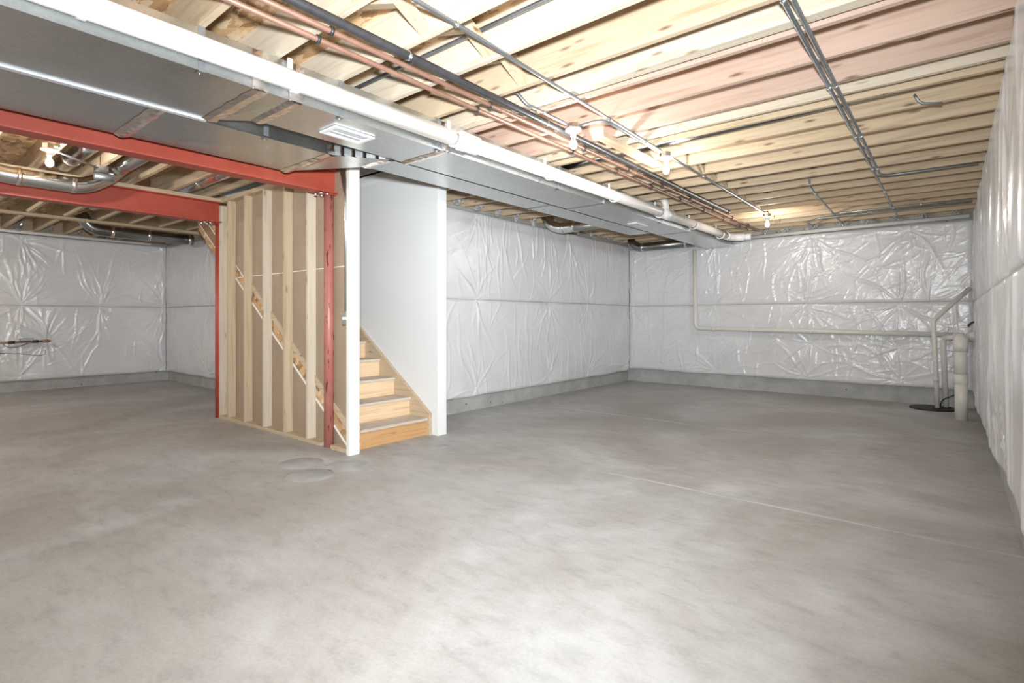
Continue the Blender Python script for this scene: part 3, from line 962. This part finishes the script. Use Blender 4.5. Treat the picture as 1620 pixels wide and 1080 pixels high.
run('conduit', 'curved steel conduit entering the nearest bulb box from the gas pipe', 'conduit', [(-2.40, 2.88, ZC + .11), (-2.33, 2.89, ZC + .09), (-2.275, 2.93, ZC), (-2.265, 3.10, ZC), (-2.264, 3.40, ZC)], 0.0115, 'emt', rad=.12,
    group='conduits under the joists', clips=[(-2.265, 3.115, ZC, *Yv)])
run('conduit', 'curved steel conduit joining the nearest bulb box to the main conduit', 'conduit', [(-2.19, 3.505, ZC), (-2.06, 3.505, ZC), (-1.995, 3.58, ZC), (-2.005, 4.1, ZC), (-2.01, 4.51, ZC)], 0.0115, 'emt', rad=.12,
    group='conduits under the joists', clips=[(-2.005, 4.16, ZC, *Yv)])
run('conduit', 'left of the two parallel conduits near the right wall', 'conduit', [(-0.605, YF + .05, ZC), (-0.605, 9.6, ZC)], 0.0115, 'emt', group='conduits under the joists',
    clips=[(-0.605, y, ZC, *Yv) for y in (2.72, 3.93, 5.14, 6.35, 7.56, 8.77)])
run('conduit', 'right of the two parallel conduits, bending to the right wall', 'conduit', [(-0.568, YF + .05, ZC), (-0.568, 6.745, ZC), (0.20, 6.75, ZC + .0)], 0.0115, 'emt', rad=.14, group='conduits under the joists',
    clips=[(-0.568, y, ZC, *Yv) for y in (2.72, 3.93, 5.14, 6.35)])
run('conduit', 'steel conduit crossing to the right wall under the far joists', 'conduit', [(-1.69, 9.55, ZC - .025), (-1.70, 9.05, ZC - .025), (-1.50, 8.83, ZC - .025), (0.2, 8.82, ZC - .025)], 0.0115, 'emt', rad=.25, group='conduits under the joists')
run('conduit', 'second steel conduit crossing to the right wall beside the far joist', 'conduit', [(-1.2, 8.57, ZC - .025), (0.2, 8.57, ZC - .025)], 0.0115, 'emt', group='conduits under the joists', clips=[(-0.3, 8.57, ZC - .025, 1, 0, 0)])
run('conduit', 'short conduit dropping from a far joist bay to the back wall', 'conduit', [(-1.225, 6.66, ZC + .16), (-1.225, 6.74, ZC), (-1.25, 7.2, ZC), (-1.31, 9.6, ZC)], 0.0115, 'emt', rad=.1, group='conduits under the joists',
    clips=[(-1.248, 7.15, ZC, *Yv), (-1.275, 8.36, ZC, *Yv)])
run('conduit', 'steel conduit inside the joist bay above the copper pipes', 'conduit', [(-4.2, 2.255, 2.90), (XR - .06, 2.255, 2.90)], 0.013, 'emt', group='conduits in the joist bays')
run('conduit', 'steel conduit inside the joist bay left of the nearest bulb', 'conduit', [(-4.0, 3.07, 2.87), (-2.30, 3.07, 2.87)], 0.013, 'emt', group='conduits in the joist bays')
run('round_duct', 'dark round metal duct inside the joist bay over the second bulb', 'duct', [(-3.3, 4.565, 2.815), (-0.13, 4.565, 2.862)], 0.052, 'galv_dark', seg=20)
run('conduit', 'small conduit stub hanging from the joist near the right wall', 'conduit', [(-0.20, 4.63, 2.80), (-0.17, 4.65, 2.735), (-0.05, 4.70, 2.722)], 0.008, 'emt', rad=.05)

pl = MB().box(-2.235, -2.145, 3.76, 4.86, ZJ - 0.039, ZJ - 0.001).build('nailing_board', 'wood_yellow_y', None, 0.002)
tag(pl, 'short wood board nailed flat under the joists between the two near bulbs', 'board')

# ------------------------------------------------------------------ bulb fixtures
def fixture(label, x, y, z=ZJ, light=True, p=1.0):
    t = thing('bulb_fixture', label, 'lamp', (x, y, z), 'bare bulb ceiling lampholders')
    seg = []
    R_ = 0.056
    oc = [(x + R_ * math.cos(PI / 8 + PI / 4 * k), y + R_ * math.sin(PI / 8 + PI / 4 * k)) for k in range(8)]
    MB().hexa(oc, z - 0.040, z - 0.001).build('junction_box', 'steel', t)
    lh = MB().lathe([(0.0, -0.0405), (0.062, -0.0405), (0.064, -0.047), (0.058, -0.055), (0.036, -0.062), (0.024, -0.075), (0.022, -0.098), (0.0, -0.098)], 24, (x, y, z)).build('lampholder', 'porcelain', t)
    MB().lathe([(0.0, -0.0985), (0.013, -0.0985), (0.0135, -0.112), (0.019, -0.128), (0.027, -0.143), (0.030, -0.158), (0.027, -0.173), (0.018, -0.185), (0.008, -0.190), (0.0, -0.191)], 24, (x, y, z)).build('bulb', 'bulb', lh)
    if light:
        l = bpy.data.lights.new('bulb_light', 'POINT')
        l.energy = BULB_POWER * p
        l.color = (1.0, 0.95, 0.88)
        l.shadow_soft_size = 0.03
        o = bpy.data.objects.new('bulb_light', l)
        C.objects.link(o)
        o.parent = t
        o.location = (0, 0, -0.225)
fixture('lit bare bulb nearest the viewer, above the white drain pipe', -2.245, 3.475)
fixture('lit bare bulb second from the viewer, right of the nailed board', -1.99, 4.61)
fixture('lit bare bulb farthest away, near the back wall', -2.03, 8.20)
fixture('lit bare bulb above the round elbow duct at the left', -5.98, 1.03)
fixture('added fill bulb out of view behind the viewer', -5.5, -1.8, p=2.0)  # unseen bulb, added to help brighten the left side
fixture('added fill bulb out of view over the left bay', -9.4, -0.6, p=4.0)  # added outside the view as fill light for the far left

# ------------------------------------------------------------------ round ducts at the left and back
def rduct(label, segs, r, dampers=(), m='galv_round', rad=0.16):
    t = thing('round_duct', label, 'duct', segs[0], 'round galvanised branch ducts')
    path = fillet(segs, rad, 5) if len(segs) > 2 else segs
    MB().tube(path, r, 26).build('duct_run', m, t)
    for c, d in dampers:
        c, d = Vector(c), Vector(d)
        MB().tube([c - d * .02, c - d * .017, c + d * .017, c + d * .02], [r, r + .005, r + .005, r], 26).build('joint_band', 'foil', t)
    return t
Xv = (1, 0, 0)
t = rduct('bright round elbow duct crossing in front of the rear red beam', [(-4.9, 0.47, 2.82), (-6.66, 0.47, 2.82), (-6.68, 0.56, 2.70), (-6.68, 0.76, 2.565), (-6.68, 1.42, 2.565), (-6.68, 1.62, 2.70), (-6.60, 1.70, 2.81), (-4.9, 1.70, 2.81)], 0.077,
          [((-6.68, 0.93, 2.565), Yv), ((-6.68, 1.33, 2.565), Yv)], rad=0.13)
rduct('round duct in the joist bay above the left bulb', [(-6.9, 1.30, 2.805), (-4.9, 1.30, 2.805)], 0.077, [((-6.6, 1.30, 2.805), Xv)])
rduct('round duct in the joist bay nearest the stud wall', [(-7.45, 2.50, 2.84), (-4.9, 2.50, 2.84)], 0.077, [((-6.7, 2.50, 2.84), Xv)])
rduct('round duct in the joist bay beyond the rear red beam', [(-9.4, 2.10, 2.85), (-7.3, 2.10, 2.85)], 0.077, [((-8.6, 2.10, 2.85), Xv)])
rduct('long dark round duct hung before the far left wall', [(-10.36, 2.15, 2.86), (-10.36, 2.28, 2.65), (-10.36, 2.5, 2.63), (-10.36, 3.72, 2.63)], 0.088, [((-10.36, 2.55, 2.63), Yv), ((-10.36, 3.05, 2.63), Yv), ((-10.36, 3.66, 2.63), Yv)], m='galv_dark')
rduct('short round duct from the duct to the middle wall', [(-3.79, 6.70, 2.61), (-4.55, 6.70, 2.61), (-4.72, 6.70, 2.66), (-4.86, 6.70, 2.86)], 0.080, [((-4.50, 6.70, 2.61), Xv), ((-4.30, 6.70, 2.61), Xv)], rad=.12)
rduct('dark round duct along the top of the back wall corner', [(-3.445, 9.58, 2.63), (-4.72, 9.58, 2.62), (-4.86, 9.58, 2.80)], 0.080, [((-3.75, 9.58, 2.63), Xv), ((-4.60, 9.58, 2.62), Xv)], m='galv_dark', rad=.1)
bx = MB().box(-6.50, -6.40, 1.45, 1.55, ZJ - .045, ZJ - .001).build('junction_box', 'steel')
tag(bx, 'square steel junction box above the round elbow duct', 'electrical box')
run('conduit', 'thin conduit from the left bulb to the junction box', 'conduit', [(-6.03, 1.06, ZJ - .03), (-6.401, 1.46, ZJ - .03)], 0.009, 'emt', group='conduits under the joists')
MB_oval = MB().tube([(-6.45, 1.44, ZJ - .10), (-6.45, 1.445, ZJ - .10), (-6.45, 1.60, ZJ - .10), (-6.45, 1.605, ZJ - .10)], [0.02, 0.034, 0.034, 0.02], 18).build('outlet_cover', 'emt')
tag(MB_oval, 'oval metal fitting hanging under the junction box at the left', 'electrical box')
sn = MB().box(-8.02, -8.00, 0.30, 0.42, ZJ - .02, ZJ + .15).build('white_bracket', 'hook')
tag(sn, 'white bracket between the joists at the far left', 'bracket')

# ------------------------------------------------------------------ small white pipes at the walls
run('white_pipe', 'slim white pipe along the top of the far left wall', 'pipe', [(-12.1, YF + .1, 2.715), (-12.1, 3.6, 2.700)], 0.028, 'pvc')
run('white_pipe', 'slim white pipe along the top of the back wall', 'pipe', [(-2.65, 9.70, 2.640), (0.19, 9.70, 2.668)], 0.030, 'pvc_cream')

# copper water manifold on the left wall
mf = thing('water_manifold', 'copper water service manifold with grey box on the far left wall', 'pipe fitting', (-12.17, 1.5, 0.84))
MX = -12.12
MB().tube([(MX, 1.1, 0.838), (MX, 2.02, 0.858)], 0.018, 12).build('copper_run', 'copper', mf)
MB().tube([(MX, 1.99, 0.857), (MX, 2.0, 0.857), (MX, 2.06, 0.859), (MX, 2.10, 0.860), (MX, 2.11, 0.86)], [0.018, 0.028, 0.030, 0.016, 0.010], 12).build('valve', 'copper', mf)
for a, b_ in ((1.28, 1.36), (1.56, 1.64), (1.86, 1.94)):
    MB().tube([(MX, a, 0.838 + (a - 1.1) * .022), (MX, b_, 0.838 + (b_ - 1.1) * .022)], 0.026, 12).build('union', 'iron' if a > 1.5 else 'copper', mf)
MB().box(MX - 0.03, MX + 0.04, 1.70, 1.87, 0.868, 0.915).build('meter_box', 'emt', mf, 0.006)
MB().tube(fillet([(MX, 1.2, 0.82), (MX + .02, 1.35, 0.69), (MX + .02, 1.62, 0.665), (MX + .02, 1.95, 0.615), (MX + .02, 2.03, 0.63), (MX + .02, 2.03, 0.70)], 0.06), 0.004, 6).build('loose_wire', 'black', mf)
MB().tube(fillet([(MX, 1.50, 0.82), (MX + .03, 1.55, 0.77), (MX + .03, 1.66, 0.765), (MX + .02, 1.80, 0.825)], 0.05), 0.007, 6).build('loose_wire', 'emt', mf)
MB().tube(fillet([(MX, 1.40, 0.83), (MX + .02, 1.36, 0.75), (MX + .02, 1.2, 0.70)], 0.05), 0.014, 8).build('copper_branch', 'copper', mf)
MB().tube([(XL + 0.03, 1.25, 0.84), (MX, 1.25, 0.84)], 0.012, 8).build('wall_bracket', 'iron', mf)

# ------------------------------------------------------------------ sump pit with its pipes
sl = thing('sump_lid', 'flat round black sump pit lid on the floor in the right back corner', 'lid', (-0.18, 9.45, 0))
MB().lathe([(0.0, 0.022), (0.25, 0.022), (0.262, 0.018), (0.268, 0.0), (0.0, 0.0)], 40, (-0.20, 9.42, 0.0)).build('lid_disc', 'black', sl)
MB().lathe([(0.040, 0.034), (0.052, 0.030), (0.054, 0.0225), (0.040, 0.0225)], 20, (-0.155, 9.33, 0.0)).build('grommet', 'black', sl)
MB().lathe([(0.040, 0.034), (0.052, 0.030), (0.054, 0.0225), (0.040, 0.0225)], 20, (-0.06, 9.47, 0.0)).build('grommet', 'black', sl)
run('vent_pipe', 'slim cream pipe rising from the sump lid and slanting to the right wall', 'pipe', [(-0.150, 9.33, 0.022), (-0.172, 9.33, 0.70), (-0.196, 9.34, 1.225), (0.19, 9.64, 1.66)], 0.029, 'pvc_cream', seg=18, rad=.05, group='sump pipes',
    couplings=[(-0.163, 9.33, 0.42, -0.03, 0, 1)])
run('vent_pipe', 'cream pipe rising from the sump lid and bending right into the thick pipe', 'pipe', [(-0.060, 9.475, 0.022), (-0.092, 9.475, 0.985), (0.06, 9.30, 0.995)], 0.033, 'pvc_cream', seg=18, rad=.07, group='sump pipes')
bp = thing('riser_pipe', 'thick cream plastic pipe standing on the floor beside the sump lid', 'pipe', (0.09, 8.62, 0))
MB().tube([(0.092, 8.63, 0.0), (0.089, 8.63, 0.50)], 0.064, 24).build('pipe_length', 'pvc_cream', bp)
MB().tube([(0.089, 8.63, 0.44), (0.089, 8.63, 0.445), (0.088, 8.63, 0.555), (0.088, 8.63, 0.56)], [0.066, 0.070, 0.070, 0.066], 24).build('coupling', 'pvc_cream', bp)
MB().tube([(0.088, 8.63, 0.55), (0.086, 8.63, 0.90)], 0.064, 24).build('pipe_length', 'pvc_cream', bp)
MB().tube(fillet([(0.086, 8.63, 0.84), (0.086, 8.63, 0.985), (0.086, 8.90, 1.00)], 0.11), 0.070, 24).build('elbow', 'pvc_cream', bp)
dp = thing('discharge_pipe', 'long cream pipe dropping from the duct and running along the back wall', 'pipe', (-3.62, 9.70, 1.07))
MB().tube(fillet([(-3.64, 9.70, ZD - 0.01), (-3.62, 9.70, 1.07), (-1.6, 9.695, 1.042), (0.03, 9.69, 1.018)], 0.09), 0.036, 18).build('pipe_run', 'pvc_cream', dp)
MB().tube(fillet([(0.02, 9.69, 1.018), (0.086, 9.68, 1.017), (0.086, 9.55, 1.015), (0.086, 8.86, 1.000)], 0.07), 0.038, 18).build('elbow', 'pvc_cream', dp)
for xx in (-3.30, -1.75, -0.55):
    MB().tube([(xx - .03, 9.70, 1.066 + (xx + 3.62) * -0.0142), (xx + .03, 9.70, 1.066 + (xx + 3.62) * -0.0142)], 0.040, 18).build('coupling', 'pvc_cream', dp)
MB().tube(fillet([(-0.125, 9.36, 0.028), (-0.10, 9.22, 0.16), (0.0, 9.16, 0.22), (0.14, 9.1, 0.34), (0.15, 9.1, 0.6)], 0.12), 0.007, 8).build('power_cord', 'black')
tag(bpy.data.objects['power_cord'], 'thin black power cord looping from the sump lid to the right wall', 'cord')
ob = thing('wall_stub', 'small capped stub with a black cable on the right wall above the pipes', 'outlet', (0.23, 9.1, 1.0))
MB().tube([(0.245, 9.1, 1.02), (0.17, 9.1, 1.02)], [0.075, 0.05], 18).build('stub_body', 'pvc_cream', ob)
MB().tube(fillet([(0.245, 9.0, 1.21), (0.20, 9.0, 1.20), (0.16, 9.0, 1.15)], .03), 0.012, 8).build('cable', 'black', ob)

# ------------------------------------------------------------------ switch box and its conduits on the near side of the white post
sb = thing('switch_box', 'steel switch box with twin conduits left of the white post', 'electrical box', (-4.32, 2.84, 1.25))
MB().box(-4.374, -4.2725, 2.835, 2.9465, 1.19, 1.31).build('box_body', 'steel', sb, 0.004)
cpl = MB().box(-4.368, -4.279, 2.831, 2.8345, 1.195, 1.305).build('cover_plate', 'steel', sb)
MB().box(-4.345, -4.332, 2.821, 2.8305, 1.24, 1.262).build('toggle', 'hook', cpl)
MB().box(-4.318, -4.305, 2.821, 2.8305, 1.24, 1.262).build('toggle', 'hook', cpl)
for dx in (0, 0.04):
    MB().tube(fillet([(-4.335 + dx, 2.85, 1.30), (-4.335 + dx, 2.85, 2.36), (-4.43 + dx, 2.85, 2.72)], 0.1), 0.0105, 12).build('conduit', 'steel', sb)

# ------------------------------------------------------------------ crumpled plastic wrapped insulation stuffed at the tops of the walls
def crumple(seed, sx, sy, sz):
    rr = np.random.RandomState(seed)
    nu, nv = 20, 12
    vs, fs = [], []
    for j in range(nv):
        ph = PI * j / (nv - 1)
        for i in range(nu):
            th = 2 * PI * i / nu
            k = 0.45 + 0.75 * rr.rand()
            vs.append((sx * k * math.sin(ph) * math.cos(th), sy * k * math.sin(ph) * math.sin(th), sz * k * math.cos(ph)))
    for j in range(nv - 1):
        for i in range(nu):
            i2 = (i + 1) % nu
            fs.append((j * nu + i, (j + 1) * nu + i, (j + 1) * nu + i2, j * nu + i2))
    b = MB().add(vs, fs)
    return b
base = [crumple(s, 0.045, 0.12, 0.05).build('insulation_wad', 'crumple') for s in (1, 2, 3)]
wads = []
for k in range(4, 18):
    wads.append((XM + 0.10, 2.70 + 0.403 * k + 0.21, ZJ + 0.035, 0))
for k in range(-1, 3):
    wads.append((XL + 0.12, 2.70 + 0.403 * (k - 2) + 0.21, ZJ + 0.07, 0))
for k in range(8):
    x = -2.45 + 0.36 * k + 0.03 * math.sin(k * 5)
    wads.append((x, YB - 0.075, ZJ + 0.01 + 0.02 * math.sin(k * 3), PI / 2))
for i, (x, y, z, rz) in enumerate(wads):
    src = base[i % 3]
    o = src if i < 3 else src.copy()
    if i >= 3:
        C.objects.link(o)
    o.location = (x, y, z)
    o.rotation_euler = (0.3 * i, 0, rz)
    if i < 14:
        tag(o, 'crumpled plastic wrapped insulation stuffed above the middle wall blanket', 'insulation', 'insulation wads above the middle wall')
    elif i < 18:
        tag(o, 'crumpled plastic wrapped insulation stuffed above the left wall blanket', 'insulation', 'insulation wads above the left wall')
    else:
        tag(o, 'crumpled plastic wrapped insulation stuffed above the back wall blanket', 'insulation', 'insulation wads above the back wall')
